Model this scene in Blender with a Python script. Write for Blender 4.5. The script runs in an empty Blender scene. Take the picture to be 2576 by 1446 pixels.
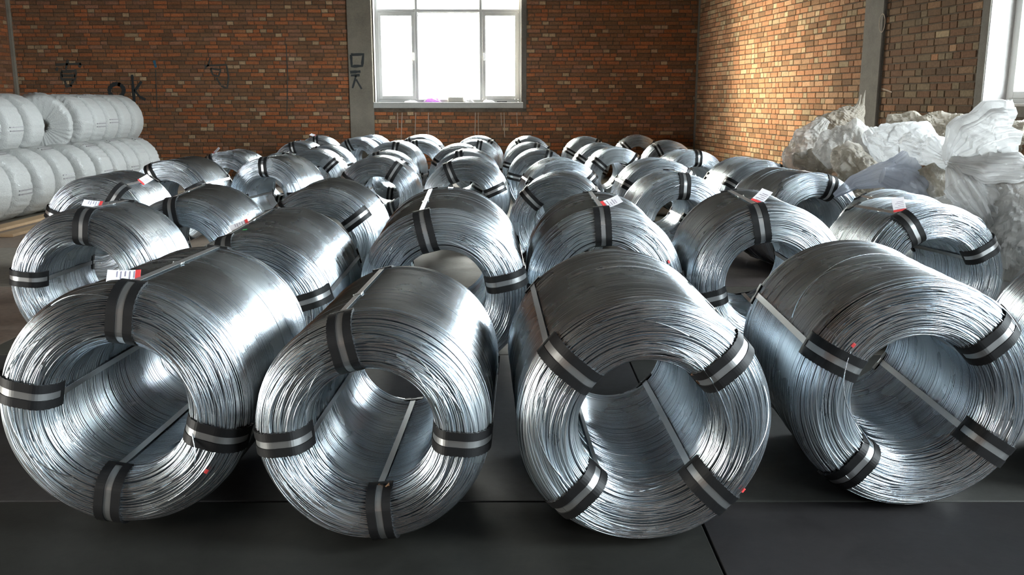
import bpy, math, random
import numpy as np
from mathutils import Vector, Matrix
R = math.radians
random.seed(7); rng = np.random.default_rng(11)
scn = bpy.context.scene
COL = scn.collection

# ------------------------------------------------------------------ camera
FPX, PITCH, HC = 2285.0, R(11.67), 1.45
cam_d = bpy.data.cameras.new('camera'); cam = bpy.data.objects.new('camera', cam_d); COL.objects.link(cam)
cam.location = (0, 0, HC); cam.rotation_euler = (R(90) - PITCH, 0, 0)
cam_d.sensor_width = 36; cam_d.lens = FPX / 2576 * 36; cam_d.clip_start = .05; cam_d.clip_end = 300
scn.camera = cam
cam_d.dof.use_dof = False

# ------------------------------------------------------------------ exposure, world
vs = scn.view_settings
scn.display_settings.display_device = 'sRGB'
vs.view_transform = 'Standard'; vs.look = 'None'; vs.gamma = 1; vs.use_curve_mapping = False
vs.exposure = 1.2
SKY, SKY_GLOW = 31.0, 38.0
w = bpy.data.worlds.new('sky'); scn.world = w; w.use_nodes = True
nt = w.node_tree; bg = nt.nodes['Background']
# overcast sky, brighter haze where the sun stands (behind the left part of the back wall)
SUNDIR = Vector((-.85, .53, .15)).normalized()
_tc = nt.nodes.new('ShaderNodeTexCoord'); _dot = nt.nodes.new('ShaderNodeVectorMath'); _dot.operation = 'DOT_PRODUCT'
nt.links.new(_tc.outputs['Generated'], _dot.inputs[0]); _dot.inputs[1].default_value = SUNDIR
_mr = nt.nodes.new('ShaderNodeMapRange'); _mr.interpolation_type = 'SMOOTHSTEP'
_mr.inputs[1].default_value = -.1; _mr.inputs[2].default_value = 1.0; _mr.inputs[3].default_value = SKY; _mr.inputs[4].default_value = SKY_GLOW
nt.links.new(_dot.outputs['Value'], _mr.inputs[0]); nt.links.new(_mr.outputs[0], bg.inputs[1])
_cm = nt.nodes.new('ShaderNodeMix'); _cm.data_type = 'RGBA'; _cm.inputs[6].default_value = (.88, .95, 1.0, 1); _cm.inputs[7].default_value = (1.0, .93, .80, 1)
_m2 = nt.nodes.new('ShaderNodeMapRange'); _m2.inputs[1].default_value = -.1; _m2.inputs[2].default_value = .95
nt.links.new(_dot.outputs['Value'], _m2.inputs[0]); nt.links.new(_m2.outputs[0], _cm.inputs[0]); nt.links.new(_cm.outputs[2], bg.inputs[0])
scn.cycles.sample_clamp_indirect = 6.0
scn.cycles.max_bounces = 8; scn.cycles.glossy_bounces = 7; scn.cycles.diffuse_bounces = 4
scn.cycles.transparent_max_bounces = 12; scn.cycles.transmission_bounces = 4
scn.cycles.caustics_reflective = True; scn.cycles.blur_glossy = .4

sl = bpy.data.lights.new('hazy_sun', 'SUN'); sun = bpy.data.objects.new('hazy_sun', sl); COL.objects.link(sun)
sl.energy = 10.0; sl.angle = R(19); sl.color = (1.0, .84, .62)
sun.rotation_euler = (-SUNDIR).to_track_quat('-Z', 'Y').to_euler()

def at(px, py, Y):
    """world point on the ray of photo pixel (px,py) at distance Y"""
    u = (px - 1288) / FPX; v = (723 - py) / FPX
    dy = math.cos(PITCH) + v * math.sin(PITCH); dz = -math.sin(PITCH) + v * math.cos(PITCH)
    t = Y / dy
    return Vector((u * t, Y, HC + dz * t))

# ------------------------------------------------------------------ room layout
YB = 17.6                                     # back wall
XR = at(1750, 251, YB).x                      # right back corner
XL = at(44, 251, YB).x                        # left back corner
RSL = .139                                    # slope of right wall
YF = -9.0                                     # wall behind the camera
HT = 6.2                                      # ceiling height
RA = math.atan(RSL); RC = math.cos(RA)
def wall_r_s(Y): return (YB - Y) / RC         # local x on right wall from world Y

# ------------------------------------------------------------------ helpers
def tag(o, label=None, cat=None, group=None, kind=None):
    if label: o['label'] = label
    if cat: o['category'] = cat
    if group: o['group'] = group
    if kind: o['kind'] = kind
    return o
def empty(name, loc=(0, 0, 0), rot=(0, 0, 0), parent=None):
    o = bpy.data.objects.new(name, None); COL.objects.link(o)
    o.location = loc; o.rotation_euler = rot; o.empty_display_size = .1
    if parent: o.parent = parent
    return o
def link(name, me, parent=None, loc=(0, 0, 0), rot=(0, 0, 0)):
    o = bpy.data.objects.new(name, me); COL.objects.link(o)
    o.location = loc; o.rotation_euler = rot
    if parent: o.parent = parent
    return o
def mesh(name, V, F, mats, smooth=False, mi=None):
    """V (n,3) array, F list or (m,4|3) array"""
    me = bpy.data.meshes.new(name)
    V = np.asarray(V, np.float32)
    if isinstance(F, np.ndarray):
        m, k = F.shape
        me.vertices.add(len(V)); me.vertices.foreach_set('co', V.ravel())
        me.loops.add(m * k); me.loops.foreach_set('vertex_index', F.astype(np.int32).ravel())
        me.polygons.add(m); me.polygons.foreach_set('loop_start', np.arange(0, m * k, k, dtype=np.int32))
        me.update(calc_edges=True)
    else:
        me.from_pydata([tuple(v) for v in V.tolist()], [], F)
    for m_ in (mats if isinstance(mats, (list, tuple)) else [mats]): me.materials.append(m_)
    if mi is not None: me.polygons.foreach_set('material_index', np.asarray(mi, np.int32))
    if smooth: me.polygons.foreach_set('use_smooth', np.ones(len(me.polygons), bool))
    me.update()
    return me
class MB:
    def __init__(s): s.V = []; s.F = []
    def box(s, x0, x1, y0, y1, z0, z1, M=None):
        b = len(s.V)
        P = [(x, y, z) for z in (z0, z1) for y in (y0, y1) for x in (x0, x1)]
        if M is not None: P = [tuple(M @ Vector(p)) for p in P]
        s.V += P
        s.F += [tuple(b + i for i in f) for f in ((0, 2, 3, 1), (4, 5, 7, 6), (0, 1, 5, 4), (2, 6, 7, 3), (0, 4, 6, 2), (1, 3, 7, 5))]
    def bbox(s, x0, x1, y0, y1, z0, z1, c):
        """box with chamfered edges (c)"""
        b = len(s.V); X = (x0, x1); Y = (y0, y1); Z = (z0, z1); idx = {}
        for i in (0, 1):
            for j in (0, 1):
                for k in (0, 1):
                    sx, sy, sz = (1, -1)[i], (1, -1)[j], (1, -1)[k]
                    for a in range(3):
                        p = [X[i] + sx * c, Y[j] + sy * c, Z[k] + sz * c]; p[a] = (X[i], Y[j], Z[k])[a]
                        idx[(i, j, k, a)] = len(s.V); s.V.append(tuple(p))
        I = lambda i, j, k, a: idx[(i, j, k, a)]
        for v in (0, 1):
            s.F.append((I(v,0,0,0), I(v,0,1,0), I(v,1,1,0), I(v,1,0,0)) if v == 0 else (I(v,0,0,0), I(v,1,0,0), I(v,1,1,0), I(v,0,1,0)))
            s.F.append((I(0,v,0,1), I(1,v,0,1), I(1,v,1,1), I(0,v,1,1)) if v == 0 else (I(0,v,0,1), I(0,v,1,1), I(1,v,1,1), I(1,v,0,1)))
            s.F.append((I(0,0,v,2), I(0,1,v,2), I(1,1,v,2), I(1,0,v,2)) if v == 0 else (I(0,0,v,2), I(1,0,v,2), I(1,1,v,2), I(0,1,v,2)))
        for p in (0, 1):
            for q in (0, 1):
                s.F.append((I(p,q,0,0), I(p,q,1,0), I(p,q,1,1), I(p,q,0,1)))
                s.F.append((I(p,0,q,0), I(p,1,q,0), I(p,1,q,2), I(p,0,q,2)))
                s.F.append((I(0,p,q,1), I(1,p,q,1), I(1,p,q,2), I(0,p,q,2)))
        for i in (0, 1):
            for j in (0, 1):
                for k in (0, 1): s.F.append((I(i,j,k,0), I(i,j,k,1), I(i,j,k,2)))
    def mesh(s, name, m, smooth=False):
        me = mesh(name, np.array(s.V), s.F, m, smooth)
        import bmesh
        bm = bmesh.new(); bm.from_mesh(me); bmesh.ops.recalc_face_normals(bm, faces=bm.faces); bm.to_mesh(me); bm.free()
        return me
    def obj(s, name, m, parent=None, loc=(0, 0, 0), rot=(0, 0, 0), smooth=False):
        return link(name, s.mesh(name, m, smooth), parent, loc, rot)

# ------------------------------------------------------------------ materials
def mat(name, base=(.5, .5, .5), rough=.6, metal=0.0, spec=.5):
    m = bpy.data.materials.new(name); m.use_nodes = True
    b = m.node_tree.nodes['Principled BSDF']
    b.inputs['Base Color'].default_value = (*base, 1); b.inputs['Roughness'].default_value = rough
    b.inputs['Metallic'].default_value = metal; b.inputs['Specular IOR Level'].default_value = spec
    return m
def N(m, t, **kw):
    n = m.node_tree.nodes.new(t)
    for k, v in kw.items(): setattr(n, k, v)
    return n
def L(m, a, b): m.node_tree.links.new(a, b)
def noise(m, scale, detail=6, rough=.6, vec=None, dist=0.0):
    n = N(m, 'ShaderNodeTexNoise'); n.inputs['Scale'].default_value = scale; n.inputs['Detail'].default_value = detail
    n.inputs['Roughness'].default_value = rough; n.inputs['Distortion'].default_value = dist
    if vec is not None: L(m, vec, n.inputs['Vector'])
    return n.outputs['Fac']
def ramp(m, fac, stops):
    r = N(m, 'ShaderNodeValToRGB'); e = r.color_ramp.elements
    while len(e) < len(stops): e.new(.5)
    for i, (p, c) in enumerate(stops): e[i].position = p; e[i].color = (*c, 1) if len(c) == 3 else c
    L(m, fac, r.inputs[0]); return r.outputs[0]
def mix(m, f, a, b, mode='MIX'):
    n = N(m, 'ShaderNodeMix', data_type='RGBA', blend_type=mode)
    for s, v in ((n.inputs[0], f), (n.inputs[6], a), (n.inputs[7], b)):
        if isinstance(v, (int, float)): s.default_value = v
        elif isinstance(v, tuple): s.default_value = (*v, 1)
        else: L(m, v, s)
    return n.outputs[2]
def bump(m, h, strength=.3, dist=.01, nrm=None):
    b = N(m, 'ShaderNodeBump'); b.inputs['Strength'].default_value = strength; b.inputs['Distance'].default_value = dist
    L(m, h, b.inputs['Height'])
    if nrm is not None: L(m, nrm, b.inputs['Normal'])
    return b.outputs[0]
def coord(m, out='Object'): return N(m, 'ShaderNodeTexCoord').outputs[out]
def BS(m): return m.node_tree.nodes['Principled BSDF'].inputs

def brick_mat(name, single):
    m = mat(name, rough=.92, spec=.15); g = coord(m)
    if single:
        c = N(m, 'ShaderNodeObjectInfo').outputs['Color']
    else:
        a = N(m, 'ShaderNodeAttribute'); a.attribute_name = 'tint'; c = a.outputs['Color']
    geo = N(m, 'ShaderNodeNewGeometry').outputs['Position']
    n1 = noise(m, 38, 5, .7, geo); n2 = noise(m, 1.1, 5, .6, geo)
    c = mix(m, 1.0, c, ramp(m, n1, [(.25, (.55, .52, .5)), (.75, (1.25, 1.25, 1.25))]), 'MULTIPLY')
    c = mix(m, ramp(m, n2, [(.45, (0, 0, 0)), (.72, (.45, .45, .45))]), c, (.145, .088, .048))
    L(m, c, BS(m)['Base Color']); L(m, bump(m, n1, .5, .004), BS(m)['Normal'])
    return m
M_brick = brick_mat('brick_clay', False); M_brick1 = brick_mat('brick_clay_single', True)
M_mortar = mat('mortar', (.085, .066, .05), .95, spec=.1)
_n = noise(M_mortar, 9, 6, .7, coord(M_mortar)); L(M_mortar, ramp(M_mortar, _n, [(.3, (.05, .038, .028)), (.7, (.13, .105, .08))]), BS(M_mortar)['Base Color'])
def concrete(name, a, b, rough=.85, sc=3.0, bs=.3):
    m = mat(name, rough=rough, spec=.25); c = N(m, 'ShaderNodeNewGeometry').outputs['Position']
    n = noise(m, sc, 8, .65, c); n2 = noise(m, 45, 4, .7, c)
    col = mix(m, .35, ramp(m, n, [(.3, a), (.7, b)]), ramp(m, n2, [(.3, a), (.7, b)]))
    L(m, col, BS(m)['Base Color']); L(m, bump(m, n2, bs, .004), BS(m)['Normal']); return m
M_conc = concrete('pillar_concrete', (.13, .115, .09), (.24, .21, .165))
M_plaster = concrete('white_plaster', (.33, .32, .31), (.43, .42, .41), .9, 5, .15)
M_grey_render = concrete('grey_cement_render', (.085, .078, .068), (.17, .155, .135))
M_sill = concrete('sill_concrete', (.34, .33, .30), (.46, .45, .42))
M_pvc = mat('white_window_plastic', (.62, .62, .60), .35)
M_ceil = mat('ceiling_dark', (.09, .075, .062), .9)
M_plainwall = concrete('plain_far_brickwork', (.10, .055, .035), (.17, .09, .06))
M_black = mat('black_pad_plastic', (.007, .007, .0075), .55, spec=.25)
M_paper = mat('paper_white', (.78, .77, .80), .6)
M_red = mat('label_red', (.65, .05, .05), .6)
M_print = mat('label_print', (.25, .22, .3), .7)
M_green = mat('green_tape', (.05, .45, .12), .5)
M_card = mat('brown_cardboard', (.34, .19, .10), .8)
M_wood = concrete('plank_wood', (.30, .19, .10), (.46, .31, .18), .8, 2)
M_paint = mat('black_green_wall_paint', (.018, .022, .022), .7)
M_paint2 = mat('faded_wall_paint', (.045, .042, .034), .8)
M_blue = mat('blue_wall_paint', (.02, .10, .16), .7)
M_chalk = mat('chalk', (.30, .24, .19), .9)
M_strap = mat('steel_strap_metal', (.47, .48, .48), .34, .9)
def wire_mat(name, a, b, r0, r1):
    m = mat(name, metal=1.0); c = coord(m)
    n = noise(m, 2.5, 3, .6, c); n2 = noise(m, 90, 2, .5, c)
    L(m, ramp(m, n, [(.3, a), (.7, b)]), BS(m)['Base Color'])
    mr = N(m, 'ShaderNodeMapRange'); mr.inputs[1].default_value = .3; mr.inputs[2].default_value = .7
    mr.inputs[3].default_value = r0; mr.inputs[4].default_value = r1
    L(m, n, mr.inputs[0]); L(m, mr.outputs[0], BS(m)['Roughness']); return m
M_wire = wire_mat('galvanized_wire', (.66, .73, .79), (.80, .86, .90), .20, .32)
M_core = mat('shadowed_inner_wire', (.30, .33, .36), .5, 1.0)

def floor_mat():
    m = mat('worn_dark_concrete', spec=.22); c = N(m, 'ShaderNodeNewGeometry').outputs['Position']
    tint = N(m, 'ShaderNodeObjectInfo').outputs['Color']
    n = noise(m, 1.3, 8, .65, c, .4); n2 = noise(m, 22, 6, .7, c)
    col = mix(m, .4, ramp(m, n, [(.3, (.55, .53, .5)), (.7, (1.2, 1.17, 1.1))]), ramp(m, n2, [(.3, (.5, .5, .5)), (.7, (1.3, 1.3, 1.3))]))
    L(m, mix(m, 1.0, tint, col, 'MULTIPLY'), BS(m)['Base Color'])
    L(m, ramp(m, n, [(.3, (.55,) * 3), (.7, (.8,) * 3)]), BS(m)['Roughness'])
    L(m, bump(m, n2, .25, .003), BS(m)['Normal']); return m
M_floor = floor_mat()
M_joint = mat('floor_joint', (.008, .008, .007), .9)

def film_mat(name, col, tr, transp, rough=.18):
    m = bpy.data.materials.new(name); m.use_nodes = True; nt = m.node_tree
    b = nt.nodes['Principled BSDF']; out = nt.nodes['Material Output']
    b.inputs['Base Color'].default_value = (*col, 1); b.inputs['Roughness'].default_value = rough
    b.inputs['Specular IOR Level'].default_value = .6
    t = nt.nodes.new('ShaderNodeBsdfTranslucent'); t.inputs[0].default_value = (*col, 1)
    mx = nt.nodes.new('ShaderNodeMixShader'); mx.inputs[0].default_value = tr
    nt.links.new(b.outputs[0], mx.inputs[1]); nt.links.new(t.outputs[0], mx.inputs[2])
    tp = nt.nodes.new('ShaderNodeBsdfTransparent'); m2 = nt.nodes.new('ShaderNodeMixShader'); m2.inputs[0].default_value = transp
    nt.links.new(mx.outputs[0], m2.inputs[1]); nt.links.new(tp.outputs[0], m2.inputs[2]); nt.links.new(m2.outputs[0], out.inputs[0])
    n = noise(m, 24, 7, .7, coord(m), 1.5)
    nb = bump(m, n, .8, .02); nt.links.new(nb, b.inputs['Normal'])
    return m
M_film_w = film_mat('white_plastic_film', (.56, .56, .55), .35, .30)
M_film_g = film_mat('clear_grey_plastic_film', (.36, .345, .32), .3, .38, .12)
M_film_b = film_mat('bluish_plastic_film', (.46, .50, .58), .3, .35, .12)
M_film_t = film_mat('dirty_tan_plastic_film', (.25, .22, .175), .3, .28, .15)
M_film_wrap = film_mat('coil_wrapping_film', (.43, .43, .41), .1, .0, .15)
M_film_p = film_mat('purple_plastic_film', (.42, .20, .50), .5, .05)
M_underfilm = mat('pad_seen_under_film', (.16, .15, .15), .5)

def glass_mat():
    m = bpy.data.materials.new('window_glass'); m.use_nodes = True; nt = m.node_tree
    nt.nodes.remove(nt.nodes['Principled BSDF']); out = nt.nodes['Material Output']
    t = nt.nodes.new('ShaderNodeBsdfTransparent'); t.inputs[0].default_value = (.93, .95, .95, 1)
    g = nt.nodes.new('ShaderNodeBsdfGlossy'); g.inputs['Roughness'].default_value = .02
    mx = nt.nodes.new('ShaderNodeMixShader')
    mx.inputs[0].default_value = .05
    nt.links.new(t.outputs[0], mx.inputs[1]); nt.links.new(g.outputs[0], mx.inputs[2])
    nt.links.new(mx.outputs[0], out.inputs[0]); return m
M_glass = glass_mat()

# ------------------------------------------------------------------ floor
fl = MB(); fl.box(-11.5, 9.5, YF - .5, YB + .6, -.3, -.012)
floor = tag(fl.obj('floor', M_joint), kind='structure')
ys = [YF, -6.0, -3.0, -.8, 1.16, 3.12, 5.09, 7.06, 9.0, 10.96, 12.9, 14.85, YB]
xs = [-9.6, -6.8, -3.1, .665, 4.6, 7.6]
for i in range(len(ys) - 1):
    for j in range(len(xs) - 1):
        m_ = MB(); m_.bbox(xs[j] + .004, xs[j + 1] - .004, ys[i] + .004, ys[i + 1] - .004, -.1, 0, .003)
        o = m_.obj('slab', M_floor, floor)
        if ys[i + 1] <= 3.2: k = (.011, .011, .0105)  # nearest slabs near black: unlit foreground put into their colour
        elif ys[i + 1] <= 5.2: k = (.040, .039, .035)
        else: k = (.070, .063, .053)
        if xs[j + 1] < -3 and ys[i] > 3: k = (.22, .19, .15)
        k = tuple(c * random.uniform(.9, 1.1) for c in k); o.color = (*k, 1)

# ------------------------------------------------------------------ walls of brick
BH, BJ = .060, .012
def pick_tint(kind, short=True):
    r = random.random()
    if kind == 'back':
        if r < (.20 if short else .012): c = (.38, .26, .15)
        elif r < .40: c = (.19, .095, .048)
        elif r < .58: c = (.25, .11, .05)
        elif r < .72: c = (.27, .13, .075)
        else: c = (.33, .115, .045)
    else:
        if r < (.24 if short else .05): c = (.50, .38, .23)
        elif r < .26: c = (.30, .17, .09)
        elif r < .7: c = (.46, .23, .12)
        else: c = (.50, .30, .17)
    v = random.uniform(.8, 1.2)
    return tuple(min(1, x * v) for x in c)
def brick_layout(x0, x1, z0, z1, course, holes, p_head, full=.256):
    out = []; k = 0; z = z0
    while z + course <= z1 + .001:
        x = x0 - random.uniform(0, full)
        while x < x1:
            wdt = full if random.random() > p_head else full * .5
            a, b = max(x, x0) + BJ / 2, min(x + wdt, x1) - BJ / 2
            x += wdt
            segs = [(a, b)]
            for (hx0, hx1, hz0, hz1) in holes:
                if z + course > hz0 and z < hz1:
                    n_ = []
                    for (p, q) in segs:
                        if q <= hx0 or p >= hx1: n_.append((p, q)); continue
                        if p < hx0: n_.append((p, hx0))
                        if q > hx1: n_.append((hx1, q))
                    segs = n_
            for (p, q) in segs:
                if q - p > .03: out.append((p, q, z + BJ / 2, z + course - BJ / 2))
        z += course; k += 1
    return out
def unit_brick(name, m):
    b = MB(); c = .06
    V = [(-.5, 0, -.5), (.5, 0, -.5), (.5, 0, .5), (-.5, 0, .5)]
    b.V = [(-.5, .6, -.5), (.5, .6, -.5), (.5, .6, .5), (-.5, .6, .5), (-.5, -.7, -.5), (.5, -.7, -.5), (.5, -.7, .5), (-.5, -.7, .5),
           (-.5 + c * .4, -1, -.5 + c * 1.4), (.5 - c * .4, -1, -.5 + c * 1.4), (.5 - c * .4, -1, .5 - c * 1.4), (-.5 + c * .4, -1, .5 - c * 1.4)]
    b.F = [(8, 9, 10, 11)] + [(4 + i, 4 + (i + 1) % 4, 8 + (i + 1) % 4, 8 + i) for i in range(4)] + [(i, (i + 1) % 4, 4 + (i + 1) % 4, 4 + i) for i in range(4)]
    return b
UB = unit_brick('brick', None)
UBV = np.array(UB.V); UBF = UB.F
UB_me = mesh('brick', UBV, UBF, M_brick1)
MESH_CACHE = {}
def brickwork(parent, bricks, kind, keyfn, n_single=300):
    """the n_single bricks largest in the photo are objects, the rest one joined part"""
    ks = sorted(range(len(bricks)), key=lambda i: -keyfn(bricks[i]))
    single = set(i for i in ks[:n_single] if keyfn(bricks[i]) > 0)
    V = []; F = []; T = []; base = 0
    for i, (x0, x1, z0, z1) in enumerate(bricks):
        pr = .012 + random.uniform(-.002, .0025); cx, cz = (x0 + x1) / 2, (z0 + z1) / 2
        jx, jz = random.uniform(-.0015, .0015), random.uniform(-.0025, .0025)
        tx = pick_tint(kind, x1 - x0 < .16)
        if kind == 'right':  # shade past the post put into the tint, plus grey cement smear
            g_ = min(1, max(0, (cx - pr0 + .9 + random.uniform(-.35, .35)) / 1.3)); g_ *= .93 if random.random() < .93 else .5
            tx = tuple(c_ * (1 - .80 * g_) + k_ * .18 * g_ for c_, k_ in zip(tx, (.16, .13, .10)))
        if i in single:
            o = link('brick', UB_me, parent, (cx + jx, 0, cz + jz), (0, random.gauss(0, .008), random.gauss(0, .006)))
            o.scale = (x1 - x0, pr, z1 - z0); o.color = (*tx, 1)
        else:
            a = random.gauss(0, .008); P = UBV * np.array([x1 - x0, pr, z1 - z0])
            P = np.stack([P[:, 0] + P[:, 2] * a, P[:, 1], P[:, 2] - P[:, 0] * a], 1) + np.array([cx + jx, 0, cz + jz])
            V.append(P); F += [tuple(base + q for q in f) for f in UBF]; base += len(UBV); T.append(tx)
    me = bpy.data.meshes.new('brickwork'); me.from_pydata(np.concatenate(V).tolist(), [], F); me.materials.append(M_brick)
    ca = me.color_attributes.new('tint', 'FLOAT_COLOR', 'POINT')
    t = np.repeat(np.array([(*c, 1) for c in T], np.float32), len(UBV), axis=0); ca.data.foreach_set('color', t.ravel())
    o = link('brickwork', me, parent); o['kind'] = 'stuff'
def wall_body(name, W, H, holes, thick=.37, m=M_mortar, loc=(0, 0, 0), rz=0):
    """backing of a wall with rectangular holes; interior face at local y=0, local -y is the room"""
    xsx = sorted({0, W} | {h[0] for h in holes} | {h[1] for h in holes}); zsz = sorted({0, H} | {h[2] for h in holes} | {h[3] for h in holes})
    b = MB()
    for i in range(len(xsx) - 1):
        for j in range(len(zsz) - 1):
            cx, cz = (xsx[i] + xsx[i + 1]) / 2, (zsz[j] + zsz[j + 1]) / 2
            if any(h[0] < cx < h[1] and h[2] < cz < h[3] for h in holes): continue
            b.box(xsx[i], xsx[i + 1], 0, thick, zsz[j], zsz[j + 1])
    o = b.obj(name, m, None, loc, (0, 0, rz)); tag(o, kind='structure'); return o
def proj(p):
    x, y, z = p[0], p[1], p[2] - HC
    d = y * math.cos(PITCH) - z * math.sin(PITCH)
    if d < .1: return None
    return 1288 + FPX * x / d, 723 - FPX * (y * math.sin(PITCH) + z * math.cos(PITCH)) / d
def area_key(o, vis):
    M = o.matrix_world
    def f(b):
        p = [proj(M @ Vector((x, 0, z))) for (x, z) in ((b[0], b[2]), (b[1], b[2]), (b[1], b[3]), (b[0], b[3]))]
        if any(q is None for q in p): return 0
        cx, cy = sum(q[0] for q in p) / 4, sum(q[1] for q in p) / 4
        if not (0 < cx < 2576 and 0 < cy < 1446) or not vis(cx, cy): return 0
        return abs(sum(p[i][0] * p[(i + 1) % 4][1] - p[(i + 1) % 4][0] * p[i][1] for i in range(4))) / 2
    return f

def window(name, x0, x1, z0, z1, wall, layout, trim_z, recess=.22):
    """layout = mullion centres, trim_z = transom centre; local coords of the wall"""
    w_ = empty(name, (0, 0, 0), (0, 0, 0)); tag(w_, kind='structure')
    w_.matrix_world = wall.matrix_world.copy()
    f = .055; y0, y1 = recess, recess + .07
    b = MB()
    b.bbox(x0, x0 + f, y0, y1, z0, z1, .006); b.bbox(x1 - f, x1, y0, y1, z0, z1, .006)
    b.bbox(x0 + f, x1 - f, y0, y1, z0, z0 + f, .006); b.bbox(x0 + f, x1 - f, y0, y1, z1 - f, z1, .006)
    b.obj('window_frame', M_pvc, w_)
    ms = []
    for mx in layout:
        c = MB(); c.bbox(mx - f / 2, mx + f / 2, y0, y1, z0 + f, z1 - f, .006); c.obj('mullion', M_pvc, w_)
    edges = [x0 + f / 2] + list(layout) + [x1 - f / 2]
    for i in range(len(edges) - 1):
        a, b_ = edges[i] + f / 2, edges[i + 1] - f / 2
        c = MB(); c.bbox(a, b_, y0, y1, trim_z - .03, trim_z + .03, .006); c.obj('transom', M_pvc, w_)
        for (p, q, sash) in ((z0 + f, trim_z - .03, i != 1), (trim_z + .03, z1 - f, False)):
            s = .065 if sash else .012
            c = MB(); yy0 = y0 - .012 if sash else y0 + .02
            c.bbox(a, a + s, yy0, y1 - .01, p, q, .004); c.bbox(b_ - s, b_, yy0, y1 - .01, p, q, .004)
            c.bbox(a + s, b_ - s, yy0, y1 - .01, p, p + s, .004); c.bbox(a + s, b_ - s, yy0, y1 - .01, q - s, q, .004)
            so = c.obj('sash' if sash else 'glazing_bead', M_pvc, w_)
            c = MB(); c.box(a + s, b_ - s, y0 + .035, y0 + .039, p + s, q - s); c.obj('pane', M_glass, so)
            if sash:
                hx = b_ - s / 2 if i == 0 else a + s / 2; hz = p + (q - p) * .52
                c = MB(); c.bbox(hx - .014, hx + .014, yy0 - .02, yy0, hz - .035, hz + .035, .003)
                c.bbox(hx - .011, hx + .011, yy0 - .045, yy0 - .02, hz - .11, hz + .02, .004); c.obj('window_handle', M_pvc, so)
    # plastered reveal
    c = MB()
    c.box(x0 - .001, x0 + .006, .0, recess, z0, z1); c.box(x1 - .006, x1 + .001, .0, recess, z0, z1); c.box(x0, x1, .0, recess, z1 - .006, z1 + .001)
    c.obj('reveal', M_plaster, w_)
    return w_
def portal(wall, x0, x1, z0, z1):
    l = bpy.data.lights.new('window_portal', 'AREA'); l.shape = 'RECTANGLE'; l.size = x1 - x0; l.size_y = z1 - z0
    l.cycles.is_portal = True
    o = bpy.data.objects.new('window_portal', l); COL.objects.link(o)
    # light emits along local -Z ; room is wall-local -Y
    o.matrix_world = wall.matrix_world @ Matrix.Translation(((x0 + x1) / 2, .34, (z0 + z1) / 2)) @ Matrix.Rotation(R(-90), 4, 'X')

# back wall: local x = world X - XL0
XL0 = XL - .4
bx = lambda px: at(px, 251, YB).x - XL0
wx0, wx1 = bx(944), bx(1311); wz0 = at(1100, 257, YB).z; wz1 = 4.15; wtz = at(1100, 24, YB).z
Wb = XR + .6 - XL0
wall_back = wall_body('wall_back', Wb, HT, [(wx0, wx1, wz0, wz1)], loc=(XL0, YB, 0))
bpy.context.view_layer.update()
px0, px1 = bx(880), bx(941)
bl = brick_layout(.3, Wb, 0, HT, .0722, [(wx0 - .02, wx1 + .10, wz0 - .12, wz1 + .3), (px0, px1, -1, 9)], .38)
brickwork(wall_back, bl, 'back', area_key(wall_back, lambda x, y: 930 < x < 1760 and y < 335 and y > 20))
win_back = window('window_1', wx0, wx1, wz0, wz1, wall_back, [bx(1048), bx(1209.5)], wtz, .20)
portal(wall_back, wx0, wx1, wz0, wz1)
c = MB(); c.bbox(wx0 - .03, wx1 + .04, -.06, .20, wz0 - .11, wz0, .008); c.obj('window_sill', M_sill, win_back)
c = MB(); c.bbox(wx1 + .003, wx1 + .10, -.014, .0, wz0 - .12, wz1 + .2, .004); c.bbox(wx0 - .02, wx1 + .1, -.012, 0, wz1 + .01, wz1 + .28, .004)
c.obj('render_band', M_grey_render, win_back)
c = MB(); c.bbox(px0, px1, -.05, .02, 0, HT, .01); p_ = c.obj('trim_1', M_conc, None, (XL0, YB, 0)); tag(p_, kind='structure')
# corner posts
c = MB(); c.bbox(Wb - .62, Wb - .44, -.10, .02, 0, HT, .01); tag(c.obj('trim_2', M_conc, None, (XL0, YB, 0)), kind='structure')
c = MB(); c.bbox(.33, .46, -.06, .02, 0, HT, .01); tag(c.obj('trim_3', M_conc, None, (XL0, YB, 0)), kind='structure')

# right wall
rot_r = R(-90) + RA
WR = wall_r_s(YF)
def rs_from_px(px):
    k = (px - 1288) / FPX * math.cos(PITCH); Y = (XR + RSL * YB) / (k + RSL); return wall_r_s(Y)
ra0 = rs_from_px(2471); ra1 = ra0 + 2.75; rz0, rz1 = 1.41, 5.1
rwins = [(ra0, ra1), (ra0 + 6.5, ra1 + 6.5), (ra0 + 13.0, ra1 + 13.0)]
wall_right = wall_body('wall_right', WR, HT, [(a, b, rz0, rz1) for a, b in rwins], loc=(XR, YB, 0), rz=rot_r)
bpy.context.view_layer.update()
pr0, pr1 = rs_from_px(2168), rs_from_px(2216)
bl = brick_layout(.0, 13.2, 0, HT, .0775, [(rwins[0][0] - .13, rwins[0][1] + .13, rz0 - .13, rz1 + .3), (pr0, pr1, -1, 9)], .5)
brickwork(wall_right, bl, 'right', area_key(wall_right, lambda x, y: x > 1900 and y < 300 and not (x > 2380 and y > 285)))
for i, (a, b) in enumerate(rwins):
    w_ = window('window_%d' % (i + 2), a, b, rz0, rz1, wall_right, [a + .8, b - .8], 3.1, .25)
    portal(wall_right, a, b, rz0, rz1)
    c = MB(); c.box(a, b, 0, .25, rz0 - .02, rz0 + .004); c.obj('window_sill', M_plaster, w_)
    c = MB()
    for (p, q, r_, s) in ((a - .12, a, rz0 - .12, rz1 + .12), (b, b + .12, rz0 - .12, rz1 + .12), (a, b, rz0 - .12, rz0 - .02), (a, b, rz1, rz1 + .12)):
        c.bbox(p, q, -.014, .0, r_, s, .004)
    c.obj('render_band', M_grey_render, w_)
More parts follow.
